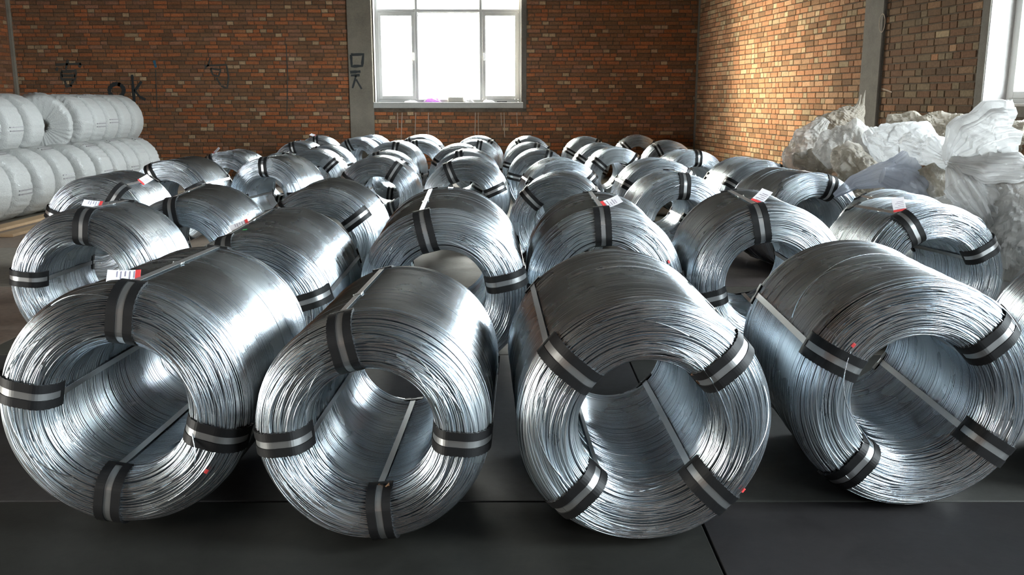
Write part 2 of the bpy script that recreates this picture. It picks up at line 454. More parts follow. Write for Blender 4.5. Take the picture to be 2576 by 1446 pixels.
c = MB(); c.bbox(pr0, pr1, -.05, .02, 0, HT, .012); o = c.obj('trim_4', M_grey_render, None, (XR, YB, 0), (0, 0, rot_r)); tag(o, kind='structure')
# chalk loop on that post
def stroke(name, pts, wdt, m, parent, y=-.016, thick=.002):
    """flat painted stroke on a wall, pts are local (x,z)"""
    P = []
    for i in range(len(pts) - 1):
        for t in np.linspace(0, 1, 5)[:-1]: P.append((pts[i][0] * (1 - t) + pts[i + 1][0] * t, pts[i][1] * (1 - t) + pts[i + 1][1] * t))
    P.append(pts[-1]); V = []; F = []
    for i, p in enumerate(P):
        a = P[max(i - 1, 0)]; b = P[min(i + 1, len(P) - 1)]; d = (b[0] - a[0], b[1] - a[1]); l = math.hypot(*d) or 1
        nx, nz = -d[1] / l, d[0] / l; w_ = wdt / 2 * random.uniform(.75, 1.15)
        V += [(p[0] + nx * w_, y, p[1] + nz * w_), (p[0] - nx * w_, y, p[1] - nz * w_), (p[0] + nx * w_, y + thick, p[1] + nz * w_), (p[0] - nx * w_, y + thick, p[1] - nz * w_)]
    for i in range(len(P) - 1):
        k = 4 * i; F += [(k, k + 4, k + 5, k + 1), (k + 2, k + 3, k + 7, k + 6), (k, k + 2, k + 6, k + 4), (k + 1, k + 5, k + 7, k + 3)]
    F += [(0, 1, 3, 2), (4 * len(P) - 4, 4 * len(P) - 2, 4 * len(P) - 1, 4 * len(P) - 3)]
    return link(name, mesh(name, np.array(V), F, m), parent)
def bp(px, py): q = at(px, py, YB); return (q.x - XL0, q.z)
def rp(px, py):
    k = (px - 1288) / FPX * math.cos(PITCH)
    Y = (XR + RSL * YB) / (k + RSL); q = at(px, py, Y); return (wall_r_s(Y), q.z)
def ell(cx, cy, rx, ry, n=20, a0=0, a1=360): return [(cx + rx * math.cos(R(a0 + (a1 - a0) * i / n)), cy + ry * math.sin(R(a0 + (a1 - a0) * i / n))) for i in range(n + 1)]
S = lambda pts, wd, m=M_paint, y=-.016: stroke('painted_mark', [bp(*p) for p in pts], wd, m, wall_back, y)
S(ell(294, 228, 18, 17, 20, -80, 300), .075); S([(333, 188), (335, 215), (339, 258)], .055); S([(357, 205), (340, 228), (352, 243), (367, 251)], .05)
S([(388, 152), (393, 170)], .05, M_blue)
for q in ([(140, 163), (205, 160)], [(172, 150), (166, 175)], [(146, 170), (142, 178)], [(205, 160), (200, 170)], [(155, 180), (192, 178), (190, 200), (156, 200), (155, 180)], [(156, 190), (190, 190)], [(164, 203), (168, 218), (182, 216)], [(186, 202), (178, 216)]): S(q, .05, M_paint2)
for q in ([(530, 145), (524, 165), (516, 172)], [(514, 165), (570, 163), (576, 195), (572, 222), (556, 216)], [(530, 172), (556, 176), (550, 192), (536, 188), (530, 172)], [(545, 196), (556, 214)]): S(q, .035, M_paint2)
for q in ([(720, 110), (724, 190), (722, 290)],): S(q, .02, M_paint2)
for q in ([(392, 175), (396, 280)],): S(q, .018, M_paint2)
SP = lambda pts, wd: stroke('painted_mark', [(bp(*p)) for p in pts], wd, M_paint, wall_back, -.053)
SP([(884, 138), (915, 137), (912, 166), (886, 167), (884, 138)], .05); SP([(882, 182), (908, 180)], .05); SP([(884, 190), (906, 189)], .045); SP([(897, 190), (888, 222)], .035); SP([(897, 200), (911, 224)], .035)
# whitish wash streaks under the window sill
for px in (1000, 1012, 1046, 1078, 1196, 1203, 1260, 1268, 1300):
    S([(px, 283), (px + random.uniform(-3, 3), 283 + random.uniform(25, 75))], .016, M_chalk, -.0155)
stroke('chalk_mark', [rp(*p) for p in ell(2214, 58, 7, 23)], .012, M_chalk, wall_right, -.053)
stroke('chalk_mark', [rp(*p) for p in [(2218, 223), (2232, 227), (2245, 232)]], .015, M_chalk, wall_right)

# left wall, rear wall, ceiling
YLS = YB - YF
lw = [(7.6, 10.4)]
wall_left = wall_body('wall_left', YLS, HT, [(a, b, 0, 2.5) for a, b in lw], m=M_plainwall, loc=(XL, YF, 0), rz=R(90))
bpy.context.view_layer.update()
for a, b in lw:                                # unseen doorway, added for low light on the left coil flanks
    portal(wall_left, a, b, 0, 2.5)
    c = MB(); c.bbox(a, a + .08, -.02, .37, 0, 2.5, .005); c.bbox(b - .08, b, -.02, .37, 0, 2.5, .005); c.bbox(a + .08, b - .08, -.02, .37, 2.42, 2.5, .005)
    o = c.obj('added_doorway', M_conc); o.matrix_world = wall_left.matrix_world.copy(); tag(o, kind='structure')
bl = brick_layout(YLS - 4.5, YLS - .1, 0, HT, .0722, [], .4)
brickwork(wall_left, bl, 'back', lambda b: 0, 0)
XRF = XR + RSL * (YB - YF)
fw = []
wall_front = wall_body('wall_front', XRF - XL + .8, HT, [(a, b, .0, 2.6) for a, b in fw], m=M_plainwall, loc=(XRF + .4, YF, 0), rz=R(180))
bpy.context.view_layer.update()
for a, b in fw: portal(wall_front, a, b, 0, 2.6)
c = MB(); c.box(XL - .5, XRF + .6, YF - .5, YB + .5, HT, HT + .25); ceil = tag(c.obj('ceiling', M_ceil), kind='structure')
for y in (-4, 2, 8, 14):
    c = MB(); c.bbox(XL, XRF, y - .15, y + .15, HT - .45, HT, .01); c.obj('ceiling_beam', M_ceil, ceil)
# ground outside
c = MB(); c.box(-120, 120, -120, 120, -.6, -.4); tag(c.obj('ground_outside', mat('outside_ground', (.32, .31, .29), .9)), kind='structure')

# ------------------------------------------------------------------ wire coils
R0, r0 = .42, .229                            # outer / inner radius of the built coils
def profile(Lc, n=60):
    """closed cross-section, starts at mid outer barrel and runs to the front (-y)"""
    h = Lc / 2; ao, bo, ai, bi = .10, .085, .085, .055; P = []
    def arc(cy, cr, ay, br, t0, t1, k=14):
        for i in range(k + 1):
            t = R(t0 + (t1 - t0) * i / k); P.append((cr + br * math.sin(t), cy - ay * math.cos(t)))
    # points (rho, y)
    P.append((R0, 0.0))
    arc(-h + ao, R0 - bo, ao, bo, 90, 0)                 # front outer corner
    arc(-h + ai, r0 + bi, ai, bi, 0, -90)                # front inner corner
    for t in np.linspace(-h + ai, h - ai, 12)[1:-1]: P.append((r0 + .004 * math.cos(t * 3), t))
    arc(h - ai, r0 + bi, -ai, bi, -90, 0)
    arc(h - ao, R0 - bo, -ao, bo, 0, 90)
    P.append((R0, 0.0))
    P = np.array(P)
    # bulge of the front and rear faces
    d = np.hypot(*np.diff(P, axis=0).T); keep = np.r_[True, d > 1e-6]; P = P[keep]
    s = np.r_[0, np.cumsum(np.hypot(*np.diff(P, axis=0).T))]
    ss = np.linspace(0, s[-1], 400); rho = np.interp(ss, s, P[:, 0]); y = np.interp(ss, s, P[:, 1])
    T = np.stack([np.gradient(rho), np.gradient(y)], 1); T /= np.hypot(*T.T)[:, None]
    nr, ny = -T[:, 1], T[:, 0]
    k = np.ones(9) / 9; nr = np.convolve(np.r_[nr[-5:-1], nr, nr[1:5]], k, 'valid'); ny = np.convolve(np.r_[ny[-5:-1], ny, ny[1:5]], k, 'valid')
    l = np.hypot(nr, ny); return ss, rho, y, nr / l, ny / l
def prof_at(pf, s, off=0.0):
    ss, rho, y, nr, ny = pf; s = np.mod(s, ss[-1])
    return np.interp(s, ss, rho) + off * np.interp(s, ss, nr), np.interp(s, ss, y) + off * np.interp(s, ss, ny)
def tube_rings(rho, y, th, rad, sides, nrm=None):
    """closed loops: rho,y arrays (n,M), th (M) -> verts, faces"""
    n, M_ = rho.shape; a = np.linspace(0, 2 * np.pi, sides, endpoint=False) + .4
    nr, ny = nrm; ca, sa = np.cos(a - .4) * FLAT * rad, np.sin(a - .4) * rad
    rr = rho[:, :, None] + nr[:, :, None] * ca - ny[:, :, None] * sa; yy = y[:, :, None] + ny[:, :, None] * ca + nr[:, :, None] * sa
    V = np.stack([rr * np.sin(th)[None, :, None], yy, rr * np.cos(th)[None, :, None]], -1).reshape(-1, 3)
    i = np.arange(n)[:, None, None]; j = np.arange(M_)[None, :, None]; k = np.arange(sides)[None, None, :]
    j1 = (j + 1) % M_; k1 = (k + 1) % sides; id_ = lambda j_, k_: (i * M_ + j_) * sides + k_
    F = np.stack([id_(j, k), id_(j1, k), id_(j1, k1), id_(j, k1)], -1).reshape(-1, 4)
    return V, F
FLAT = .75
def make_winding(Lc, pitch, M_, seed, rad=.0024):
    global FLAT
    FLAT = .75 if Lc > .8 else .32; rad = pitch * .5
    g = np.random.default_rng(seed); pf = profile(Lc); S_ = pf[0][-1]
    th = np.linspace(0, 2 * np.pi, M_, endpoint=False)
    s0 = np.arange(0, S_, pitch); s0 = s0 + g.normal(0, pitch * .22, len(s0))
    face_w = lambda s: np.clip(1.6 * (1 - np.abs(np.abs(np.interp(np.mod(s, S_), pf[0], pf[2])) - (Lc / 2)) / .16), 0, 1)
    # extra wandering loops on both faces and a few on the barrel
    fs = pf[0][(np.abs(pf[2]) > Lc / 2 - .12)]
    extra = g.choice(fs, 90 if Lc > .7 else 40) ; exb = g.uniform(0, S_, 30)
    s_all = np.r_[s0, extra, exb]; isx = np.r_[np.zeros(len(s0)), np.ones(len(extra)), np.ones(len(exb)) * .6]
    fw = face_w(s_all); n = len(s_all)
    # slow common drift (bands of wires that move together) + individual wander
    amp = (.0006 + .010 * fw * (.25 + .75 * isx) + .004 * isx)
    ds = np.zeros((n, M_)); dn = np.zeros((n, M_))
    for k in range(1, 5):
        K = int(S_ / .045); gv = g.normal(0, 1, (K, 2)); gp_ = np.arange(K + 1) * S_ / K
        grp = np.stack([np.interp(np.mod(s_all, S_), gp_, np.r_[gv[:, q], gv[:1, q]]) for q in (0, 1)], 1)
        own = g.normal(0, 1, (n, 2)); ow = (.06 + .30 * fw * .5 + .7 * isx)[:, None]; c = grp * 1.0 + own * ow
        ds += (c[:, :1] * np.sin(k * th) + c[:, 1:] * np.cos(k * th)) / k ** 1.1
        dn += (own[:, 1:] * np.sin(k * th + 1) + own[:, :1] * np.cos(k * th)) / k
    ds *= amp[:, None] * .7
    dn = np.abs(dn) * (.00005 + .0006 * fw + .0012 * isx)[:, None] + (isx * .0016 + g.uniform(0, .0011, n) * (1 + 1 * fw))[:, None]
    sm = s_all[:, None] + ds
    rho, y = prof_at(pf, sm, 0.0); r2, y2 = prof_at(pf, sm, 1.0); nrm = (r2 - rho, y2 - y)
    rho = rho + (r2 - rho) * dn; y = y + (y2 - y) * dn
    V, F = tube_rings(rho, y, th, rad, 4, nrm)
    mi = np.zeros(len(F), np.int32)
    # dark body just below the outer layer
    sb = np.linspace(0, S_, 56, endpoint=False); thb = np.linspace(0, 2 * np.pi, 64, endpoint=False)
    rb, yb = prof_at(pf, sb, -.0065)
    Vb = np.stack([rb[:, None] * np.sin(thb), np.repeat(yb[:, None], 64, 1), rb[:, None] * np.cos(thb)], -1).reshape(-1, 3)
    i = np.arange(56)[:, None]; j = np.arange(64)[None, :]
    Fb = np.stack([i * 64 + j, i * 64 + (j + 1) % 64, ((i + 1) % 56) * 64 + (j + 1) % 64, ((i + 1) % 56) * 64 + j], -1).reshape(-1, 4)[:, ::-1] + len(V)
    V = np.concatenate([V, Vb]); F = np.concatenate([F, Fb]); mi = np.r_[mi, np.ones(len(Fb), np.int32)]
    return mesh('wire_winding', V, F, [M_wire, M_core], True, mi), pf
def strip_mesh(name, pf, s_list, halfw, off0, off1, m, teeth=0.0, smooth=False):
    """band that follows the cross-section, centred on angle 0 (top); list of parallel bands (x0,x1)"""
    V = []; F = []
    for (x0f, x1f, ss_) in s_list:
        b = len(V); n = len(ss_)
        for i, s in enumerate(ss_):
            t = teeth if i % 2 else 0.0
            a0, a1 = x0f - (t if x0f <= -halfw + 1e-6 else 0), x1f + (t if x1f >= halfw - 1e-6 else 0)
            for off in (off0, off1):
                rr, yy = prof_at(pf, s, off)
                V += [(a0, float(yy), float(rr)), (a1, float(yy), float(rr))]
        for i in range(n - 1):
            k = b + 4 * i
            F += [(k, k + 4, k + 5, k + 1), (k + 2, k + 3, k + 7, k + 6), (k, k + 2, k + 6, k + 4), (k + 1, k + 5, k + 7, k + 3)]
        F += [(b, b + 1, b + 3, b + 2), (b + 4 * n - 4, b + 4 * n - 2, b + 4 * n - 1, b + 4 * n - 3)]
    import bmesh
    me = mesh(name, np.array(V), F, m, smooth); bm = bmesh.new(); bm.from_mesh(me); bmesh.ops.recalc_face_normals(bm, faces=bm.faces); bm.to_mesh(me); bm.free(); return me
def make_variant(Lc, pitch, M_, seed):
    v = {}; v['L'] = Lc; v['wind'], pf = make_winding(Lc, pitch, M_, seed); v['pf'] = pf
    S_ = pf[0][-1]; ss, rho, y = pf[0], pf[1], pf[2]
    def s_at(front, outer, ax):           # param where the profile reaches axial depth ax from the front/rear plane
        yy = -Lc / 2 + ax if front else Lc / 2 - ax
        cand = np.where((rho > (R0 + r0) / 2) == outer)[0]; return ss[cand[np.argmin(np.abs(y[cand] - yy) + 0.0)]]
    sf0, sf1 = s_at(True, True, .105), s_at(True, False, .085)
    sr0, sr1 = s_at(False, False, .085), s_at(False, True, .105)
    n = 280; G = np.linspace(0, S_, n + 1)
    v['strap'] = strip_mesh('steel_strap', pf, [(-.0120, .0120, G)], .0120, .0095, .0108, M_strap)
    hw, gp = .043, .0132
    def pad(a, b):
        st = G[(G >= a) & (G <= b)]; ne = max(3, int(round(.016 / (G[1] - G[0]))))
        return strip_mesh('edge_pad', pf, [(-hw, -gp, st), (gp, hw, st), (-gp, gp, st[:ne]), (-gp, gp, st[-ne:])], hw, .0040, .0135, M_black, .0022)
    v['pad_f'] = pad(sf0, sf1); v['pad_r'] = pad(sr0, sr1)
    def liner(a, b): return strip_mesh('pad_web', pf, [(-gp, gp, G[(G >= a) & (G <= b)])], 1, .0040, .0075, M_black)
    # thin web under the strap is part of the pad mesh
    import bmesh
    for key, (a, b) in (('pad_f', (sf0, sf1)), ('pad_r', (sr0, sr1))):
        bm = bmesh.new(); bm.from_mesh(v[key]); t = liner(a, b); bm.from_mesh(t); bm.to_mesh(v[key]); bm.free()
    c = MB(); zz = R0 + .0125
    c.bbox(-.0165, .0165, -.016, .016, R0 + .005, zz, .002); c.bbox(-.019, -.0155, -.011, -.004, R0 + .008, zz + .002, .001); c.bbox(.0155, .019, .004, .011, R0 + .008, zz + .002, .001)
    v['clip'] = c.mesh('strap_clip', M_strap)
    return v
VAR = {'A': make_variant(1.0, .0058, 112, 1), 'B': make_variant(.92, .0058, 112, 2), 'M': make_variant(.74, .0056, 88, 3), 'S': make_variant(.54, .0062, 72, 4)}

def tag_mesh():
    b = MB(); n = 6; V = []; F = []; mi = []
    for i in range(n + 1):
        t = i / n; x = t * .105; z = .003 + .012 * t * t
        V += [(x, -.034, z), (x, .034, z + .003)]
    V2 = [(x, y, z - .0008) for x, y, z in V]
    for i in range(n):
        F.append((2 * i, 2 * i + 2, 2 * i + 3, 2 * i + 1)); mi.append(1 if i == 0 else 0)
        k = len(V); F.append((k + 2 * i, k + 2 * i + 1, k + 2 * i + 3, k + 2 * i + 2)); mi.append(0)
    V = V + V2
    for (x0, ln) in ((.018, .04), (.032, .05), (.046, .03), (.060, .045), (.072, .035)):   # lines of print
        zz = lambda x, y: .0045 + .012 * (x / .105) ** 2 + .003 * (y + .034) / .068; b_ = len(V)
        V += [(x, y, zz(x, y)) for x, y in ((x0, -.026), (x0 + .003, -.026), (x0 + .003, -.026 + ln), (x0, -.026 + ln))]
        F.append((b_, b_ + 1, b_ + 2, b_ + 3)); mi.append(2)
    return mesh('paper_tag', np.array(V), F, [M_paper, M_red, M_print], False, mi)
TAG = tag_mesh()
def small_label():
    c = MB(); c.bbox(-.008, .008, -.0055, .0055, 0, .003, .0008); return c.mesh('wire_end_label', M_red)
ENDLBL = small_label()

def stray(parent, pf, zoff, a0, a1, s0, s1, lift, lift_end=0.0, rad=.0021):
    """a loose wire running over the coil from angle a0 to a1 (deg, clockwise from top)"""
    n = 48; P = []
    for i in range(n + 1):
        t = i / n; a = R(a0 + (a1 - a0) * t); s = s0 + (s1 - s0) * t
        rr, yy = prof_at(pf, s, .006 + lift * math.sin(math.pi * t) + lift_end * t ** 3)
        P.append(Vector((rr * math.sin(a), yy, rr * math.cos(a))))
    V = []; F = []
    for i, p in enumerate(P):
        d = (P[min(i + 1, n)] - P[max(i - 1, 0)]).normalized(); u = d.cross(Vector((0, 1, 0.1))).normalized(); w_ = d.cross(u)
        for k in range(5): V.append(p + rad * (math.cos(k * 1.2566) * u + math.sin(k * 1.2566) * w_))
    for i in range(n):
        for k in range(5): F.append((5 * i + k, 5 * i + 5 + k, 5 * i + 5 + (k + 1) % 5, 5 * i + (k + 1) % 5))
    link('stray_wire', mesh('stray_wire', np.array([tuple(v) for v in V]), F, M_wire, True), parent, (0, 0, zoff))

GROUP = 'galvanized wire coils standing in rows on the floor'
# key: X, Y centre, D, L, yaw, tilt, pad angles (clockwise from top), label, tags [(angle offset deg, axial fraction, yaw deg, which pad)]
COILS = {
'C1': (-1.306, 3.371, .837, 1.07, .1, -1.5, (7, 106, 189, 281), 'large bright steel wire coil, leftmost of the nearest row, white red-edged tag on top', [(-1, .17, 200)]),
'C2': (-.450, 3.266, .771, 1.08, -.7, -1.1, (-14, 95, 174, 264), 'bright steel wire coil in the nearest row, brown cardboard scrap at its bottom pad', []),
'C3': (.418, 3.251, .836, .98, 2.0, 1.7, (310, 49, 135, 224), 'bright steel wire coil in the nearest row with four black pads set diagonally', []),
'C4': (1.428, 3.470, .848, .89, -.7, 1.7, (296, 47, 123, 219), 'large steel wire coil, rightmost whole coil of nearest row, stray wires at its top', []),
'C5': (2.40, 3.47, .841, .75, -14.4, .1, (330, 60, 150, 240), 'steel wire coil cut off by the right picture edge beside the nearest row', []),
'C6': (-2.438, 5.371, .833, .77, 1.9, -1.4, (6, 96, 186, 276), 'dark-topped wire coil in second row beside bare floor, leftmost of that row', [(-1, .4, 190)]),
'C7': (-1.296, 4.887, .808, 1.08, .1, 1.7, (74, 164, 254, 344), 'wire coil directly behind the leftmost nearest coil, green mark on its barrel', [(-1, .5, 200)]),
'C8': (-.380, 5.207, .893, 1.08, 1.8, 1.9, (346, 78, 168, 258), 'tall second-row wire coil rising between the two middle nearest coils, white tape on top', []),
'C9': (.522, 5.369, .871, .98, -.6, .3, (356, 85, 176, 266), 'second-row wire coil right behind the diagonal-padded coil, white paper tag at top pad', [(1, .12, 20)]),
'C10': (1.439, 5.366, .889, .90, -1.9, .5, (349, 80, 170, 256), 'second-row wire coil with wide open hole showing floor, red-striped tag on top', [(1, .14, 40)]),
'C11': (2.398, 5.430, .847, .76, 4.2, -2.3, (330, 60, 150, 240), 'rightmost wire coil of the second row, loose windings, in front of plastic heap', [(1, .12, 60)]),
'C12': (-3.346, 7.600, .852, .82, 1.4, .1, (35, 125, 215, 292), 'dark wire coil in third row nearest the wrapped coils, white tag under strap', [(1, .45, 80)]),
'C13': (-2.215, 6.42, .814, .88, 1.2, 1.9, (352, 82, 172, 262), 'long wire coil behind the leftmost second-row coil, dark pad at upper left', []),
'C14': (-1.385, 6.863, .84, .87, 1.0, .4, (314, 54, 144, 234), 'third-row wire coil with two slanting black pads and pale strap at upper right', []),
'C15': (-.461, 9.304, .871, .68, -2.4, .2, (337, 66, 156, 246), 'wire coil behind the tall taped coil, long slanting black pad and one at right', []),
'C16': (-.559, 11.389, .849, .61, -3.5, 0, (350, 80, 170, 260), 'wire coil below the window right mullion, small square black pad on its crest', []),
'C17': (-.733, 12.839, .844, .62, 1.8, .4, (300, 30, 120, 210), 'pale wire coil second before rearmost below the window middle, little pad at left', []),
'C18': (-.574, 14.60, .830, .42, 0, 0, (10, 100, 190, 280), 'thin pale wire coil just in front of the rearmost coil below the window middle', []),
'C19': (-.575, 15.506, .856, .45, -5.5, -.2, (35, 125, 215, 305), 'rearmost bright wire coil below the window, left of the window right edge', []),
'K5': (.414, 7.801, .835, .67, -5.6, 0, (315, 48, 135, 225), 'third-row wire coil with short pad and pale strap at upper left, right of centre', []),
'K4': (.502, 9.559, .854, .63, 6.5, -.1, (300, 50, 120, 210), 'fourth coil back in the column right of the window edge, pads both sides', []),
'K3': (.350, 11.827, .832, .60, 0, 0, (283, 18, 105, 195), 'fifth coil back in the column right of the window edge, small pad on right crest', []),
'K2': (.271, 13.720, .827, .50, 0, 0, (285, 15, 105, 195), 'pale coil just in front of the rearmost one right of the window edge', []),
'K1': (.282, 15.954, .836, .50, 1.1, 0, (330, 60, 150, 240), 'rearmost white-lit wire coil right of the window edge', []),
'L1': (1.268, 15.847, .834, .50, .5, 0, (300, 30, 120, 210), 'rearmost wire coil of the next column right, bright left rim, before red brick', []),
'L2': (1.281, 13.427, .834, .50, .5, 0, (305, 35, 125, 215), 'grey wire coil just in front of the rearmost bright-rimmed one at right of centre', []),
'L3': (1.366, 12.135, .839, .54, 4.6, -.3, (40, 130, 220, 310), 'wire coil with upright black pad at upper right and open hole, far right of centre', []),
'M': (1.447, 9.089, .876, .63, 3.3, 0, (300, 40, 120, 210), 'wire coil with broad black pad at left, fourth back in the right-hand column', []),
'N': (1.364, 7.653, .853, .67, 3.6, -.7, (2, 92, 182, 272), 'third-row wire coil with vertical black pad at top, behind the red-tagged coil', []),
'O': (2.225, 16.376, .838, .51, .9, 0, (315, 45, 135, 225), 'rearmost wire coil nearest the dark brick corner', []),
'P': (2.429, 14.388, .827, .49, -1.2, 0, (330, 60, 150, 240), 'second wire coil from the dark brick corner', []),
'Q': (2.248, 11.668, .819, .76, 8.0, -1.3, (2, 92, 182, 272), 'third wire coil from the dark corner, curved black pad over its crest', []),
'R': (2.455, 9.419, .861, .81, 5.4, -.2, (32, 122, 212, 302), 'bluish wire coil beside the sunlit wall, striped pad at upper right', []),
'S': (2.441, 7.913, .850, .98, 7.9, -.6, (20, 110, 200, 290), 'long bluish wire coil left of the plastic heap, tall pad over dark hole', []),
'D20': (-1.390, 9.595, .874, .52, -1.7, -.5, (33, 123, 213, 303), 'wire coil below window left half with slanting pad and wide shiny hole', []),
'D21': (-1.561, 11.421, .830, .50, 0, 0, (75, 165, 255, 345), 'wire coil right behind the shiny-holed one below the window left half', []),
'D22': (-1.698, 13.448, .859, .63, -4.4, 0, (8, 98, 188, 278), 'wire coil third behind the grey pillar foot, short black pad on its crest', []),
'D23': (-1.461, 14.65, .827, .42, -.1, 0, (350, 80, 170, 260), 'thin wire coil just before the rearmost below the window left mullion', []),
'D24': (-1.582, 16.109, .854, .53, -4.8, -.1, (330, 60, 150, 240), 'rearmost white-lit wire coil below the window left mullion', []),
'E1': (-2.606, 15.649, .827, .50, -.1, 0, (335, 65, 155, 245), 'wire coil with slanted pad at left crest in front of the grey pillar foot', []),
'E2': (-2.553, 16.733, .828, .50, -.2, 0, (60, 150, 240, 330), 'rearmost wire coil touching the grey pillar foot', []),
'F1': (-2.587, 12.867, .830, .55, 0, 0, (340, 70, 160, 250), 'wire coil with small pad at upper left, second before the pillar-foot coils', []),
'F2': (-2.530, 11.815, .834, .55, .4, 0, (47, 137, 227, 317), 'wire coil with long slanting pad at right, left of the grey pillar', []),
'C21': (-2.569, 10.043, .841, .87, -5.6, -.9, (357, 87, 177, 267), 'wire coil with upright black pad above a narrow hole, double rim at right', []),
'G1': (-3.254, 14.169, .829, .60, .6, 0, (347, 77, 167, 257), 'bluish wire coil with thin upright pad, far left group', []),
'G2': (-3.38, 16.17, .828, .45, -.2, 0, (355, 85, 175, 265), 'rearmost bluish wire coil of far left group, white paper tab standing up', [(-1, .2, 150)]),
'Hh': (-3.449, 11.337, .839, .77, -2.4, -.1, (332, 62, 152, 242), 'dark wire coil with white paper tab on crest before red brick wall', [(1, .3, 30)]),
'I': (-3.08, 12.33, .76, .36, .1, 0, (10, 100, 190, 280), 'low wire coil glimpsed between two darker coils at far left', []),
'J': (-3.466, 9.581, .851, .87, -2.6, 0, (334, 64, 154, 244), 'dark wire coil with curved left pad, beside the wrapped coils far end', []),
'T': (2.80, 6.56, .80, .60, 0, 0, (330, 60, 150, 240), 'shaded wire coil half hidden under the bluish plastic sleeve', []),
}
for key, (X, Y, D, Lc, yaw, tilt, pads, label, tags) in COILS.items():
    vk = 'A' if Lc > .95 else ('B' if Lc > .84 else ('M' if Lc > .62 else 'S'))
    if key in ('C1', 'C3'): vk = 'A'
    if key in ('C2', 'C4'): vk = 'B'
    v = VAR[vk]; root = empty('wire_coil', (X, Y, 0), (R(tilt), 0, R(yaw)))
    sD = D / (2 * R0 + .012)
    root.scale = (sD, Lc / v['L'], sD); tag(root, label, 'wire coil', GROUP)
    root.location.z = .003 + abs(math.sin(R(tilt))) * Lc * .33
    zc = R0 + .006
    o = link('wire_winding', v['wind'], root, (0, 0, zc), (0, R(random.uniform(0, 360)), 0)); o['kind'] = 'stuff'
    for a in pads:
        rt = (0, R(a), 0)
        link('steel_strap', v['strap'], root, (0, 0, zc), rt)
        link('edge_pad', v['pad_f'], root, (0, 0, zc), rt); link('edge_pad', v['pad_r'], root, (0, 0, zc), rt)
    a = min(pads, key=lambda q: abs((q + 180) % 360 - 180))
    yc = random.uniform(-.12, .05)
    o = link('strap_clip', v['clip'], root, (0, yc * v['L'], zc), (0, R(a), 0))
    for (side, fr, yw) in tags:
        m_ = Matrix.Translation((0, 0, zc)) @ Matrix.Rotation(R(a), 4, 'Y') @ Matrix.Translation((side * .012, -v['L'] / 2 + fr * v['L'], R0 + .011)) @ Matrix.Rotation(R(28), 4, 'X') @ Matrix.Rotation(R(yw), 4, 'Z')
        o = link('paper_tag', TAG, root); o.matrix_local = m_; o['label'] = 'white paper tag with red edge'
    COILS[key] = (root, v, zc)
def on_coil(key, name, me, a, rho, y, rot=0, label=None, out=True):
    root, v, zc = COILS[key]
    o = link(name, me, root); o.matrix_local = Matrix.Translation((0, 0, zc)) @ Matrix.Rotation(R(a), 4, 'Y') @ Matrix.Translation((0, y, rho)) @ Matrix.Rotation(R(rot), 4, 'X')
    if label: o['label'] = label
    return o
def card(name, w_, h_, m, bend=.012):
    V = []; F = []
    for i in range(5):
        for j in range(4): V.append((w_ * (i / 4 - .5), h_ * (j / 3 - .5) * (1 - .12 * i), bend * math.sin(i * 1.3 + j)))
    n = len(V); V += [(x, y, z - .0015) for x, y, z in V]
    for i in range(4):
        for j in range(3):
            a = i * 4 + j; F += [(a, a + 4, a + 5, a + 1), (n + a, n + a + 1, n + a + 5, n + a + 4)]
    return mesh(name, np.array(V), F, m)
CARD = card('cardboard_scrap', .05, .045, M_card); TAPE = card('white_tape', .03, .07, M_paper, .001); GRN = card('green_tape_mark', .022, .028, M_green, .001)
Lv = lambda k: COILS[k][1]['L']
on_coil('C2', 'cardboard_scrap', CARD, 171, .232, -Lv('C2') / 2 + .06, 70)
on_coil('C3', 'cardboard_scrap', CARD, 216, .235, -Lv('C3') / 2 + .10, 30); on_coil('C3', 'cardboard_scrap', CARD, 238, .235, -Lv('C3') / 2 + .09, 20)
on_coil('C3', 'cardboard_scrap', CARD, 44, .235, -Lv('C3') / 2 + .05, 30)
on_coil('C8', 'white_tape', TAPE, 2, R0 + .008, .38); on_coil('C7', 'green_tape_mark', GRN, 352, R0 + .006, -.28)
on_coil('C1', 'wire_end_label', ENDLBL, 125, .36, -Lv('C1') / 2 - .010, 75, 'small red paper label'); on_coil('C3', 'wire_end_label', ENDLBL, 124, .395, -Lv('C3') / 2 + .01, 60, 'small red paper label')
on_coil('C4', 'wire_end_label', ENDLBL, 309, .33, -Lv('C4') / 2 - .008, 80, 'small red paper label'); on_coil('C9', 'wire_end_label', ENDLBL, 66, .36, -Lv('C9') / 2 - .005, 70, 'small red paper label')
def st(key, *a, **k): root, v, zc = COILS[key]; stray(root, v['pf'], zc, *a, **k)
st('C4', 300, 350, .12, .18, .05); st('C4', 305, 372, .10, .05, .035); st('C4', 215, 305, .62, .52, .045); st('C4', 20, 60, .40, .44, .012); st('C4', 330, 395, .42, .47, .010)
st('C1', 104, 122, .62, .56, .01, .05); st('C1', 330, 366, .46, .50, .014); st('C1', 10, 60, .55, .50, .012); st('C1', 215, 262, .60, .53, .012); st('C1', 290, 340, .50, .58, .012)
st('C2', 20, 66, .53, .58, .02); st('C2', 14, 75, .56, .50, .015);  st('C2', 28, 80, .50, .56, .012); st('C2', 272, 330, .62, .55, .012)
st('C3', 70, 110, .47, .53, .014); st('C3', 330, 380, .48, .54, .010); st('C3', 290, 240, .50, .56, .012)
st('C8', 300, 338, .56, .50, .02); st('C8', 20, 60, .60, .52, .02); st('C9', 10, 52, .48, .54, .05); st('S', 335, 368, .50, .46, .02); st('N', 325, 358, .44, .40, .02); st('C10', 20, 70, .52, .46, .02)
st('C11', 350, 402, .36, .44, .03); st('C11', 0, 45, .40, .34, .03)

